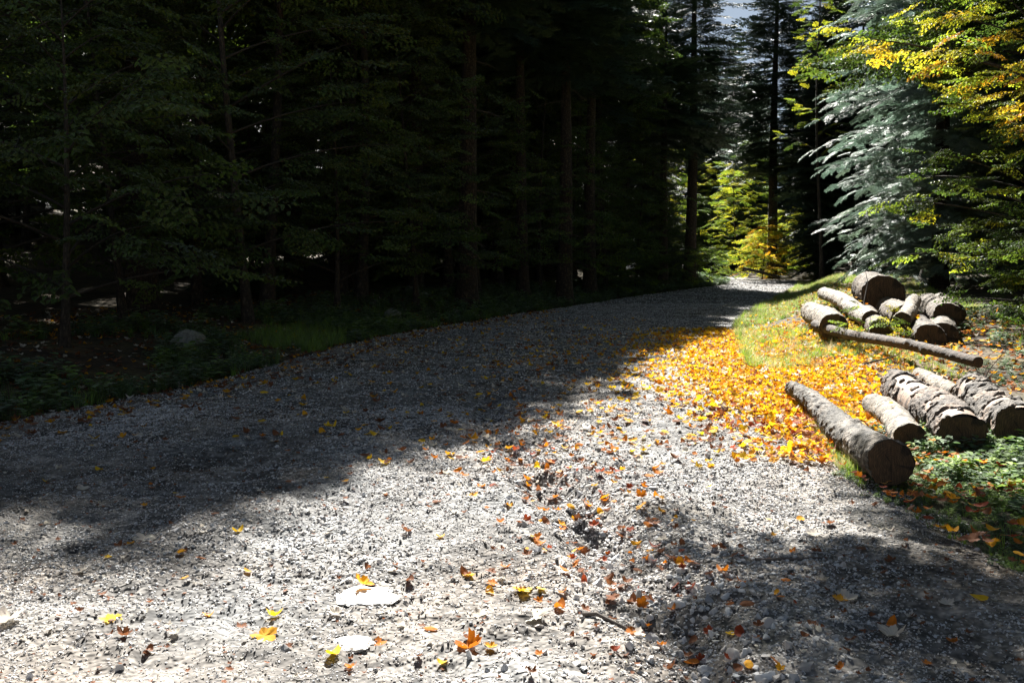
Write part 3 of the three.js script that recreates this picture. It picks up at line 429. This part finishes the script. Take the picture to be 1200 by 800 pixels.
// ---------------------------------------------------------------- stones, gravel
const SHARD = []; { const R = rngOf(55); for (let v = 0; v < 6; v++) { const pts = []; for (let i = 0; i < 11; i++) { const w = R() * 6.28, z = R() * 2 - 1, q = Math.sqrt(1 - z * z); pts.push(V(q * Math.cos(w) * 0.5, z * (v % 3 === 0 ? 0.16 : 0.3), q * Math.sin(w) * (0.32 + 0.14 * R()))); } const g = new ConvexGeometry(pts); g.deleteAttribute('uv'); SHARD.push(g); } }
const CHUNK = []; for (let k = 0; k < 6; k++) { const g = new THREE.IcosahedronGeometry(0.5, 5), p = g.attributes.position, v = V(0, 0, 0); g.deleteAttribute('uv'); const R = rngOf(430 + k), cuts = []; for (let i = 0; i < 11; i++) cuts.push([V(R() - 0.5, (R() - 0.5) * 0.9, R() - 0.5).normalize(), 0.20 + 0.18 * R()]);
  for (let i = 0; i < p.count; i++) { v.fromBufferAttribute(p, i); for (const [n, h] of cuts) { const e = v.dot(n) - h; if (e > 0) v.addScaledVector(n, -0.92 * e); } v.multiplyScalar(1 + 0.09 * fbm(v.x * 5 + k * 9, v.y * 5, v.z * 5, 3)); v.y *= 0.7; v.z *= 0.85; p.setXYZ(i, v.x, v.y, v.z); } g.computeVertexNormals(); CHUNK.push(toCreasedNormals(g, 0.32)); }
function stoneColor(R) { const k = 0.22 + 0.36 * R(), w = 0.05 * (R() - 0.25); return [k + w, k, k - w]; }
const stoneMats = []; { const R = rngOf(56); for (let i = 0; i < 8; i++) { const m = M.stone.clone(); m.name = 'limestone'; m.flatShading = false; m.color.setRGB(...stoneColor(R).map((e) => e * 0.95)); stoneMats.push(m); } }
{
  const R = rngOf(88), lists = SHARD.map(() => []); let big = [];
  const put = (x, d, s, lift = 0.3) => { const y = groundY(x, d) + s * lift * 0.25, k = Math.floor(R() * 6); const e = { m: mat4(x, y, -d, 0.5 * (R() - 0.5), R() * 6.28, 0.5 * (R() - 0.5), s, s * (0.9 + 0.8 * R()), s), c: stoneColor(R), k, s, x, d }; return e; };
  const add = (e) => lists[e.k].push(e);
  const inView = (x, d) => Math.abs(x) < 0.53 * d + 0.5;
  // fine grit in the foreground, coarser further off where grit can no longer be told apart
  for (let i = 0; i < 270000; i++) { const d = 3.0 + 7 * Math.pow(R(), 1.5), x = lerp(xL(d), xR(d) + 0.25, R()); if (!inView(x, d)) continue; const p = fbm(x * 1.4, d * 0.8, 3, 3); if (R() > 0.75 + 1.2 * p) continue; add(put(x, d, (0.007 + 0.017 * R() * R()) * (1 + 0.9 * Math.max(-0.4, fbm(x * 0.9 + 5, d * 0.6, 13, 3))))); }
  for (let i = 0; i < 9000; i++) { const d = 3.0 + 10 * Math.pow(R(), 1.4), x = lerp(xL(d), xR(d) + 0.3, R()); if (inView(x, d) && noise3(x * 1.1, d * 0.8, 12) > -0.3) add(put(x, d, 0.015 + 0.035 * R() * R() * R())); }
  for (let i = 0; i < 60000; i++) { const d = 9 + 22 * Math.pow(R(), 1.3), x = lerp(xL(d), xR(d), R()); if (inView(x, d)) add(put(x, d, 0.012 + 0.028 * R() * R() * R() + 0.0004 * d)); }
  for (let i = 0; i < 12000; i++) { const d = 28 + 34 * R(), x = lerp(xL(d), xR(d), R()); add(put(x, d, 0.03 + 0.05 * R() * R())); }
  // coarse stones washed together in the channel
  for (let i = 0; i < 1700; i++) { const d = 3.2 + 6 * R(), x = curve2(d) + 0.75 * (R() + R() - 1) + 0.12; add(put(x, d, 0.018 + 0.035 * R() * R())); }
  for (let i = 0; i < 150; i++) { const d = 3.4 + 3.6 * R() * R() + 0.6 * R(), x = curve2(d) + 0.42 * (R() + R() - 1) + 0.14; big.push(put(x, d, 0.035 + 0.10 * R() * R() * R(), -0.1)); }
  for (let i = 0; i < 110; i++) { const d = 3.4 + 5.5 * R(), x = lerp(-1.9, 2.1, R()) * Math.min(1, d / 5); big.push(put(x, d, 0.03 + 0.05 * R() * R(), -0.1)); }
  big.forEach((e) => { const m = new THREE.Mesh(CHUNK[e.k], stoneMats[Math.floor(R() * 8)]); e.m.decompose(m.position, m.quaternion, m.scale); const inCh = channel(e.x, e.d) > 0.05; top('stone', m, inCh ? 'grey limestone chunk in the washed out channel of the road' : 'loose pale limestone chunk lying on the gravel', 'stone', inCh ? 'stones in the washed out channel' : 'stones strewn on the road'); });
  const gravel = new THREE.Group(); top('gravel', gravel, 'loose pale limestone gravel covering the forest road', 'gravel', null, 'stuff');
  lists.forEach((l, k) => { copies('gravel_grains', SHARD[k], M.stone, l, gravel).userData.kind = 'stuff'; });
  console.log('gravel', lists.reduce((a, l) => a + l.length, 0));
}
function rock(name, x, d, s, sy, seed, label, group, material = M.boulder, sink = 0.3) {
  const g = new THREE.IcosahedronGeometry(1, 14), p = g.attributes.position, v = V(0, 0, 0); const uv = g.attributes.uv;
  for (let i = 0; i < p.count; i++) { v.fromBufferAttribute(p, i); let k = 1 + 0.55 * fbm(v.x * 1.5 + seed, v.y * 1.5, v.z * 1.5, 4) + 0.06 * noise3(v.x * 9, v.y * 9, v.z * 9 + seed) + 0.02 * noise3(v.x * 24, v.y * 24, v.z * 24 + seed); k = Math.min(k, 1.06 + 0.2 * noise3(v.x * 2 + seed, v.y * 2, v.z * 2)); v.multiplyScalar(k * s); v.y *= sy; p.setXYZ(i, v.x, v.y, v.z); uv.setXY(i, v.x * 1.1 + v.y * 0.4, v.z * 1.1 + v.y); }
  g.computeVertexNormals(); const m = new THREE.Mesh(g, material); m.position.copy(P(x, groundY(x, d) + s * sy * (1 - 2 * sink), d)); m.rotation.y = seed * 1.7; return top(name, m, label, 'rock', group);
}
const white = M.boulder.clone(); white.bumpMap = null; white.name = 'white_limestone'; white.color.setRGB(0.74, 0.72, 0.68); white.bumpMap = gravelBump; white.bumpScale = 0.004;
rock('flat_stone', -0.64, 4.25, 0.13, 0.16, 3, 'flat white stone bedded in the gravel with a curled yellow leaf on it', null, white, 0.5);
rock('flat_stone', -0.62, 3.72, 0.085, 0.2, 5, 'small white stone bedded in the gravel without any leaf', null, white, 0.5);
rock('boulder', -4.6, 14.2, 0.22, 0.8, 7, 'dark rounded boulder on the shaded bank below the understorey branch', null);
rock('boulder', -2.55, 21.3, 0.2, 0.8, 8, 'pale small boulder low on the shaded bank at the grass', null);
[[-2.2, 25, 0.2], [-2.6, 26.3, 0.24], [-1.35, 23.8, 0.13], [-3.1, 22.6, 0.12]].forEach(([x, d, s], i) => rock('boulder', x, d, s, 0.75, 11 + i, 'mossy grey boulder in the rock heap on the shaded bank', 'boulders on the shaded bank'));

// ---------------------------------------------------------------- fallen leaves
function fallenLeaf(kind, seed) {                               // size 1 = full length of the blade
  const R = rngOf(seed), out = [], pos = [], idx = [], col = [];
  const n = kind === 'maple' ? 30 : 14; const curlX = (R() - 0.25) * 2.4, curlZ = (R() - 0.3) * 2.8, tw = R() - 0.5;
  const shape = (w) => { if (kind === 'maple') { const lob = Math.pow(Math.abs(Math.cos(w * 2.5)), 0.9); return (0.34 + 0.15 * lob + 0.05 * Math.sin(w * 3 + seed * 2)) * (1 - 0.35 * sstep(Math.abs(w), 2.3, 3.14)) * (1 + 0.07 * Math.cos(w * 15)); } return 0.5 * 0.62 / Math.hypot(0.62 * Math.cos(w), Math.sin(w)) * (1 - 0.12 * Math.abs(Math.sin(w))); };
  const add = (x, z) => { const y = curlX * x * x + curlZ * z * z + tw * x * z * 1.4 + 0.05 * noise3(x * 7 + seed, z * 7); pos.push(x, y, z); const k = 0.82 + 0.3 * R() - 0.15 * (Math.hypot(x, z) > 0.4 ? R() : 0); col.push(k, k * (0.95 + 0.1 * R()), k); };
  add(0, 0); for (const f of [0.55, 1]) for (let i = 0; i < n; i++) { const w = i / n * Math.PI * 2 - Math.PI, r = shape(w) * f * (1 + 0.06 * (R() - 0.5)); add(r * Math.cos(w), r * Math.sin(w)); }
  for (let i = 0; i < n; i++) { const j = (i + 1) % n; idx.push(0, 1 + j, 1 + i, 1 + i, 1 + j, 1 + n + i, 1 + j, 1 + n + j, 1 + n + i); }
  const st = pos.length / 3; pos.push(-0.3, 0.0, 0.012, -0.3, 0.0, -0.012, -0.85, 0.05, 0.02); for (let i = 0; i < 3; i++) col.push(0.8, 0.6, 0.5); idx.push(st, st + 1, st + 2);
  const lo = Math.min(...pos.filter((_, i) => i % 3 === 1)); for (let i = 1; i < pos.length; i += 3) pos[i] -= lo * 0.8; return geo(pos, idx, null, col);
}
const MAPLE = [1, 2, 3, 4].map((s) => fallenLeaf('maple', s)), OVAL = [11, 12, 13, 14].map((s) => fallenLeaf('oval', s));
const LC = { yellow: [0.74, 0.46, 0.015], gold: [0.70, 0.33, 0.012], orange: [0.52, 0.16, 0.01], brown: [0.20, 0.075, 0.03], red: [0.28, 0.05, 0.015], pale: [0.62, 0.56, 0.47] };
const leafMat = {}; for (const k in LC) { leafMat[k] = M.fallen.clone(); leafMat[k].name = k + '_fallen_leaf'; leafMat[k].color.setRGB(...LC[k]); }
function leafAt(x, d, s, color, R, { kind = R() < 0.4 ? 'maple' : 'oval', lift = 0.006, y, label, group, tilt = 0.5 } = {}) {
  const G = kind === 'maple' ? MAPLE : OVAL, m = new THREE.Mesh(G[Math.floor(R() * 4)], leafMat[color]); m.position.copy(P(x, y ?? groundY(x, d) + lift, d)); m.rotation.set(tilt * (R() - 0.5), R() * 6.28, tilt * (R() - 0.5), 'YXZ'); m.scale.setScalar(s * 0.8);
  return top('fallen_leaf', m, label ?? `${color} fallen leaf lying on the gravel road`, 'leaf', group ?? `${color} leaves on the gravel`);
}
{
  const R = rngOf(321);
  leafAt(-0.665, 4.32, 0.115, 'gold', R, { kind: 'maple', y: groundY(-0.64, 4.25) + 0.04, label: 'golden curled maple leaf standing on the flat white stone', group: 'leaf on the white stone', tilt: 1.2 });
  const named = [[-1.62, 3.95, 0.12, 'yellow', 'maple', 'yellow crumpled maple leaf on the gravel near a pale skeleton leaf'], [-0.96, 3.78, 0.14, 'gold', 'maple', 'spotted yellow and brown curled leaf lying on edge'], [-0.16, 3.7, 0.14, 'orange', 'maple', 'upright orange leaf on the gravel below the white stones'], [-1.65, 4.9, 0.1, 'gold', 'oval', 'narrow orange leaf on the gravel at the shadow edge'], [-0.2, 4.55, 0.12, 'yellow', 'oval', 'long yellow leaf resting flat on the sunlit gravel'], [-1.95, 5.2, 0.16, 'pale', 'maple', 'large pale maple leaf at the rim of the big tree shadow'], [1.46, 3.75, 0.14, 'pale', 'maple', 'pale silvery maple leaf in the shaded gravel corner'], [1.45, 4.25, 0.12, 'pale', 'maple', 'yellowish folded leaf in the shaded corner beside a twig'], [1.6, 5.2, 0.12, 'pale', 'maple', 'pale star shaped leaf in the shade by the verge'], [0.2, 4.1, 0.1, 'orange', 'oval', 'orange upright leaf behind a big pale dry leaf'], [0.1, 3.98, 0.14, 'pale', 'maple', 'big pale dry leaf beside the upright orange leaf'], [-2.05, 3.95, 0.2, 'pale', 'maple', 'bleached skeleton leaf near the yellow crumpled leaf']];
  named.forEach(([x, d, s, c, k, label]) => leafAt(x, d, s, c, R, { kind: k, label, group: 'single leaves on the gravel' }));
  const pick = (a) => a[Math.floor(R() * a.length)];
  let n = 0;
  while (n < 75) { const d = 3.5 + 5.5 * R(), x = curve2(d) + 0.9 * (R() + R() + R() - 1.5) + 0.1; if (Math.abs(x) > 0.5 * d) continue; leafAt(x, d, 0.05 + 0.06 * R(), pick(['orange', 'orange', 'brown', 'brown', 'gold', 'red', 'pale']), R, { lift: 0.015, tilt: 1.1 }); n++; }
  while (n < 250) { const d = 3.5 + 5 * R(), x = lerp(-0.5 * d, Math.min(0.5 * d, 2.2), R()); if (x < -5) continue; leafAt(x, d, 0.045 + 0.06 * R() * R() + 0.02 * R(), pick(['pale', 'pale', 'brown', 'orange', 'gold', 'yellow', 'brown']), R); n++; }
  // the rest of the litter
  const lists = [...MAPLE, ...OVAL].map(() => []);
  const add = (x, d, s, c, lift = 0.012, tilt = 0.7) => { const v = 0.75 + 0.5 * R(); lists[R() < 0.35 ? Math.floor(R() * 4) : 4 + Math.floor(R() * 4)].push({ m: mat4(x, groundY(x, d) + lift, -d, tilt * (R() - 0.5), R() * 6.28, tilt * (R() - 0.5), s), c: LC[c].map((e) => e * v) }); };
  const gauss = () => (R() + R() + R() + R() - 2) * 0.9;
  for (let i = 0; i < 15000; i++) { // golden carpet on the sunlit verge
    const d = 7 + 13 * Math.pow(R(), 0.9), c = lerp(2.5, 5.3, (d - 7) / 16), w = lerp(0.8, 1.75, sstep(d, 7, 13)), x = c + gauss() * w; const [, r] = sides(x, d);
    if (d > 12.5 && r > 0.1 && R() < 0.85 * sstep(r, 0, 1.2) * sstep(d, 12.5, 19)) continue; if (d < 9 && R() < 0.4) continue;
    add(x, d, 0.045 + 0.05 * R(), pick(['yellow', 'yellow', 'yellow', 'yellow', 'gold', 'gold', 'orange', 'brown', 'pale', d < 10 ? 'red' : 'yellow', d < 10 ? 'brown' : 'gold']), 0.012 + 0.03 * R(), 1.3);
  }
  for (let i = 0; i < 1600; i++) { const d = 7 + 12 * R(), x = lerp(-1.2, 2.6, Math.pow(R(), 0.6)) + (d - 8) * 0.12; add(x, d, 0.045 + 0.05 * R(), pick(['yellow', 'gold', 'orange', 'brown', 'pale', 'pale'])); }
  for (let i = 0; i < 700; i++) { const d = 8 + 16 * R(), x = lerp(xL(d) + 0.2, xL(d) + 4, R()); add(x, d, 0.05 + 0.05 * R(), pick(['yellow', 'gold', 'brown', 'brown', 'pale'])); }
  for (let i = 0; i < 6000; i++) { const d = 7 + 20 * R(), x = xL(d) + 0.8 - 6 * R(); add(x, d, 0.045 + 0.05 * R(), pick(['brown', 'brown', 'brown', 'pale', 'gold']), 0.015); }
  for (let i = 0; i < 5000; i++) { const d = 3 + 8 * Math.pow(R(), 1.4), x = lerp(xL(d), xR(d), R()); if (Math.abs(x) < 0.55 * d) add(x, d, 0.012 + 0.03 * R() * R(), pick(['brown', 'brown', 'brown', 'pale', 'pale']), 0.008); }
  for (let i = 0; i < 260; i++) { const d = 3.4 + 6 * R(), x = curve2(d) + 0.55 * (R() + R() + R() - 1.5) + 0.1; add(x, d, 0.03 + 0.04 * R(), pick(['brown', 'brown', 'brown', 'orange', 'red', 'gold']), 0.012, 1.2); }
  for (let i = 0; i < 900; i++) { const d = 3.6 + 5 * R(), x = xR(d) - 0.1 + 2.6 * R(); add(x, d, 0.045 + 0.05 * R(), pick(['orange', 'orange', 'brown', 'gold', 'red']), 0.05 + 0.05 * R()); }
  for (let i = 0; i < 1500; i++) { const d = 14 + 20 * R(), x = xR(d) + 3.5 * R(); add(x, d, 0.05 + 0.05 * R(), pick(['yellow', 'gold', 'brown', 'brown', 'pale']), 0.04 + 0.06 * R(), 1.2); }
  for (let i = 0; i < 500; i++) { const d = 12 + 8 * R(), x = lerp(4.6, 8, R()); add(x, d, 0.05 + 0.04 * R(), pick(['orange', 'gold', 'yellow']), 0.1); }
  for (let i = 0; i < 1300; i++) { const d = 10 + 9.5 * R(), x = lerp(5.0, 9.5, R()); add(x, d, 0.05 + 0.05 * R(), pick(['brown', 'brown', 'brown', 'orange', 'gold']), 0.02 + 0.05 * R(), 1.1); }
  const litter = new THREE.Group(); top('leaf_litter', litter, 'yellow orange and brown leaf litter on the road and verges', 'leaf litter', null, 'stuff');
  lists.forEach((l, k) => { if (l.length) copies('litter_leaves', [...MAPLE, ...OVAL][k], M.fallen, l, litter).userData.kind = 'stuff'; });
  // leaves that lie on the logs
  const onLogs = [[4.5, 0.26, 10.4], [4.45, 0.27, 10.0], [4.58, 0.26, 10.8], [4.15, 0.4, 9.0], [3.9, 0.36, 9.6], [5.9, 0.74, 17], [6.1, 0.77, 17.8], [5.8, 0.72, 16.4], [6.0, 0.58, 14.8], [6.15, 0.6, 15.2], [6.05, 0.59, 15.0], [5.15, 0.7, 16.3], [5.25, 0.71, 16.9], [3.62, 0.3, 8.7], [3.2, 0.27, 8.4]];
  onLogs.forEach(([x, y, d], i) => leafAt(x, d, 0.07 + 0.03 * R(), ['gold', 'orange', 'yellow'][i % 3], R, { y, label: `${['golden', 'orange', 'yellow'][i % 3]} leaf lying on top of a cut log`, group: `${['golden', 'orange', 'yellow'][i % 3]} leaves on the logs` }));
}

// ---------------------------------------------------------------- grass, herbs, twigs
const TUFT = [1, 2, 3].map((s) => { const R = rngOf(600 + s), pos = [], idx = []; for (let b = 0; b < 16; b++) { const a = R() * 6.28, r0 = 0.25 * R(), h = 0.5 + 0.6 * R(), lean = 0.2 + 0.7 * R(), w = 0.018 + 0.012 * R(), ca = Math.cos(a), sa = Math.sin(a), n = pos.length / 3; for (let i = 0; i <= 3; i++) { const t = i / 3, o = r0 + lean * h * t * t, y = h * t * (1 - 0.35 * lean * t), ww = w * (1 - t * 0.95); pos.push(ca * o - sa * ww, y, sa * o + ca * ww, ca * o + sa * ww, y, sa * o - ca * ww); if (i) { const k = n + (i - 1) * 2; idx.push(k, k + 1, k + 2, k + 1, k + 3, k + 2); } } } return geo(pos, idx); });
const HERB = [1, 2, 3].map((s) => { const R = rngOf(650 + s), pos = [], col = []; for (let k = 0; k < 5; k++) { const a = R() * 6.28, r = 0.3 * R(), h = 0.35 + 0.6 * R(), p = V(Math.cos(a) * r, 0, Math.sin(a) * r), q = p.clone().add(V(0.2 * (R() - 0.5), h, 0.2 * (R() - 0.5))); for (const o of [V(0.012, 0, 0), V(0, 0, 0.012)]) for (const e of [p.clone().add(o), q, p.clone().sub(o)]) { pos.push(e.x, e.y, e.z); col.push(0.8, 0.8, 0.7); } const n = 4 + Math.floor(3 * R()); for (let i = 0; i < n; i++) { const t = 0.35 + 0.65 * (i + 1) / n, c = p.clone().lerp(q, t), w = i * 2.4 + R(), L = 0.22 + 0.18 * R(); const kk = 0.7 + 0.5 * R(); leafInto(pos, col, c, V(Math.cos(w), 0.15 - 0.3 * R(), Math.sin(w)).normalize(), V(0.3 * (R() - 0.5), 1, 0.3 * (R() - 0.5)).normalize(), L, L * 0.62, [kk, kk, kk], 0.12 * R()); } } return geo(pos, null, null, col); });
{
  const R = rngOf(717), tl = [[], [], []], hl = [[], [], []]; const g1 = [[0.22, 0.34, 0.03], [0.30, 0.42, 0.05], [0.16, 0.28, 0.03], [0.40, 0.40, 0.12], [0.46, 0.38, 0.2]], g2 = [[0.07, 0.14, 0.04], [0.09, 0.17, 0.05], [0.12, 0.2, 0.04]];
  const tuft = (x, d, s, tones) => { const c = tones[Math.floor(R() * tones.length)], v = 0.75 + 0.5 * R(); tl[Math.floor(R() * 3)].push({ m: mat4(x, groundY(x, d) - 0.01, -d, 0.2 * (R() - 0.5), R() * 6.28, 0.2 * (R() - 0.5), s), c: c.map((e) => e * v) }); };
  const herb = (x, d, s, tones) => { const c = tones[Math.floor(R() * tones.length)], v = 0.75 + 0.5 * R(); hl[Math.floor(R() * 3)].push({ m: mat4(x, groundY(x, d) - 0.01, -d, 0.2 * (R() - 0.5), R() * 6.28, 0.2 * (R() - 0.5), s, s * (0.8 + 0.4 * R()), s), c: c.map((e) => e * v) }); };
  for (let i = 0; i < 17000; i++) { const d = 13 + 42 * Math.pow(R(), 1.3), x = xR(d) - 0.15 + 5 * Math.pow(R(), 1.4); if (x > 10 && d < 26) continue; if (x > 5.3 && d < 19.5 && R() < 0.93) continue; if (d < 17 && R() < 0.5) continue; if (fbm(x * 0.9, d * 0.9, 31, 2) < -0.15) continue; tuft(x, d, 0.09 + 0.13 * R(), g1); }
  for (let i = 0; i < 2400; i++) { const d = 7.5 + 8 * R(), x = xR(d) + 0.1 + 2.2 * R(); if (fbm(x * 1.4, d * 1.4, 33, 2) < 0.05) continue; tuft(x, d, 0.06 + 0.08 * R(), g1); }
  for (let i = 0; i < 160; i++) { const t = R(); tuft(2.28 + 0.5 * t + 0.12 * (R() - 0.5), 6.6 + 2.4 * t, 0.08 + 0.09 * R(), g1); }
  for (let i = 0; i < 3400; i++) { const d = 3.6 + 4.6 * R(), r = 2.6 * Math.pow(R(), 0.8), x = xR(d) + 0.05 + r + 0.2 * noise3(d * 3, 1); if (x > 0.56 * d + 0.4) continue; herb(x, d, (0.05 + 0.11 * R() * Math.min(1, r)) * (x > 2.9 ? 1.25 : 1), [...g2, g1[0], g1[2]]); }
  for (let i = 0; i < 1500; i++) { const d = 3.6 + 4.4 * R(), x = xR(d) + 2.4 * R(); if (x > 0.56 * d + 0.4) continue; tuft(x, d, 0.04 + 0.06 * R(), [g1[0], g1[2], ...g2]); }
  for (let i = 0; i < 4600; i++) { const d = 7 + 28 * R(), l = -0.05 + 3.2 * Math.pow(R(), 1.3), x = xL(d) - l; if (fbm(x * 0.6, d * 0.6, 35, 2) < -0.1) continue; (R() < 0.25 ? tuft : herb)(x, d, 0.12 + 0.26 * R() * R() + 0.1 * Math.min(1, l) * R(), [...g2, g1[2]]); }
  for (let i = 0; i < 900; i++) { const d = 15.5 + 6 * R(), x = xL(d) - 0.1 - 1.3 * R(); tuft(x, d, 0.12 + 0.14 * R(), [g1[0], g1[2], g2[2]]); }
  for (let i = 0; i < 2200; i++) { const d = 26 + 34 * R(), x = xL(d) - 2.2 * R(); herb(x, d, 0.16 + 0.2 * R(), g2); }
  for (let i = 0; i < 2600; i++) { const d = 9.5 + 9 * R(), x = 5.4 + 4.5 * R() - 0.06 * (d - 9.5); if (x < 8.4 && d > 12.6 && R() < 0.85) continue; herb(x, d, x < 6.5 ? 0.06 + 0.06 * R() : 0.12 + 0.16 * R(), g2); }
  const grass = new THREE.Group(); top('grass', grass, 'short sunlit grass on the verges of the road', 'grass', null, 'stuff'); tl.forEach((l, k) => { copies('grass_tufts', TUFT[k], M.grass, l, grass).userData.kind = 'stuff'; });
  const herbs = new THREE.Group(); top('ground_cover', herbs, 'low leafy green herbs covering the verge in front of the logs', 'ground cover', null, 'stuff'); hl.forEach((l, k) => { copies('herb_leaves', HERB[k], M.leaf, l, herbs).userData.kind = 'stuff'; });
}
{ // the leafy twig growing in front of the far pile, and dry sticks
  beech(5.15, 14.4, 0.5, [[0.1, -0.3, 0.35, 0.1, 6], [0.15, 0.35, 0.45, 0.15, 6], [0.2, 0.1, 0.55, -0.2, 6], [0.1, 0.5, 0.3, -0.1, 6], [0.25, -0.15, 0.6, 0.05, 6]], { seed: 90, r: 0.008, bend: 0, tones: [YELLOWGREEN[2], GREEN[1], GOLD[2]], size: 0.28, name: 'leafy_sapling', label: 'tiny leafy sapling sprouting before the cut ends of the far pile' });
  const R = rngOf(818);
  const stick = (x, d, len, a, r, label, rise = 0) => { const pts = []; for (let i = 0; i <= 5; i++) { const t = i / 5 - 0.5, px = x + Math.cos(a) * len * t + 0.03 * len * Math.sin(i * 2.1 + x), pd = d + Math.sin(a) * len * t; pts.push(P(px, groundY(px, pd) + r + rise * (t + 0.5), pd)); } const c = pts[2].clone(); const m = new THREE.Mesh(tube(pts.map((p) => p.clone().sub(c)), [1, 0.95, 0.9, 0.8, 0.65, 0.4].map((k) => k * r), 6), M.twig); m.position.copy(c); return top('dry_stick', m, label, 'stick', 'dry sticks'); };
  stick(1.35, 4.75, 0.38, 0.1, 0.008, 'thin dry stick on the shaded gravel beside a dark leaf');
  stick(0.42, 3.95, 0.3, -0.5, 0.009, 'dark curved stick on the gravel below the big pale leaf');
  stick(2.95, 5.35, 0.35, 0.05, 0.014, 'short pale stick among the herbs in front of the logs');
  stick(4.6, 12.6, 0.5, -0.5, 0.014, 'bent black stick on the leaf carpet before the pole', 0.1);
  stick(0.2, 9.2, 0.4, 0.3, 0.007, 'thin stick across the washed out channel');
  stick(6.2, 17.6, 0.9, 1.2, 0.012, 'bare thin stick leaning on the biggest log', 0.8);
  const dry = new THREE.Group(); dry.position.copy(P(5.3, groundY(5.3, 11.2), 11.2)); top('dry_bush', dry, 'grey leafless dry bush beside the end of the pole', 'bush'); for (let i = 0; i < 12; i++) { const b = part('branch', BARE, M.twig, dry); b.rotation.set(0, i * 0.9, 0.5 + 0.7 * R(), 'YXZ'); b.scale.setScalar(0.25 + 0.25 * R()); }
}

renderer.render(scene, camera);
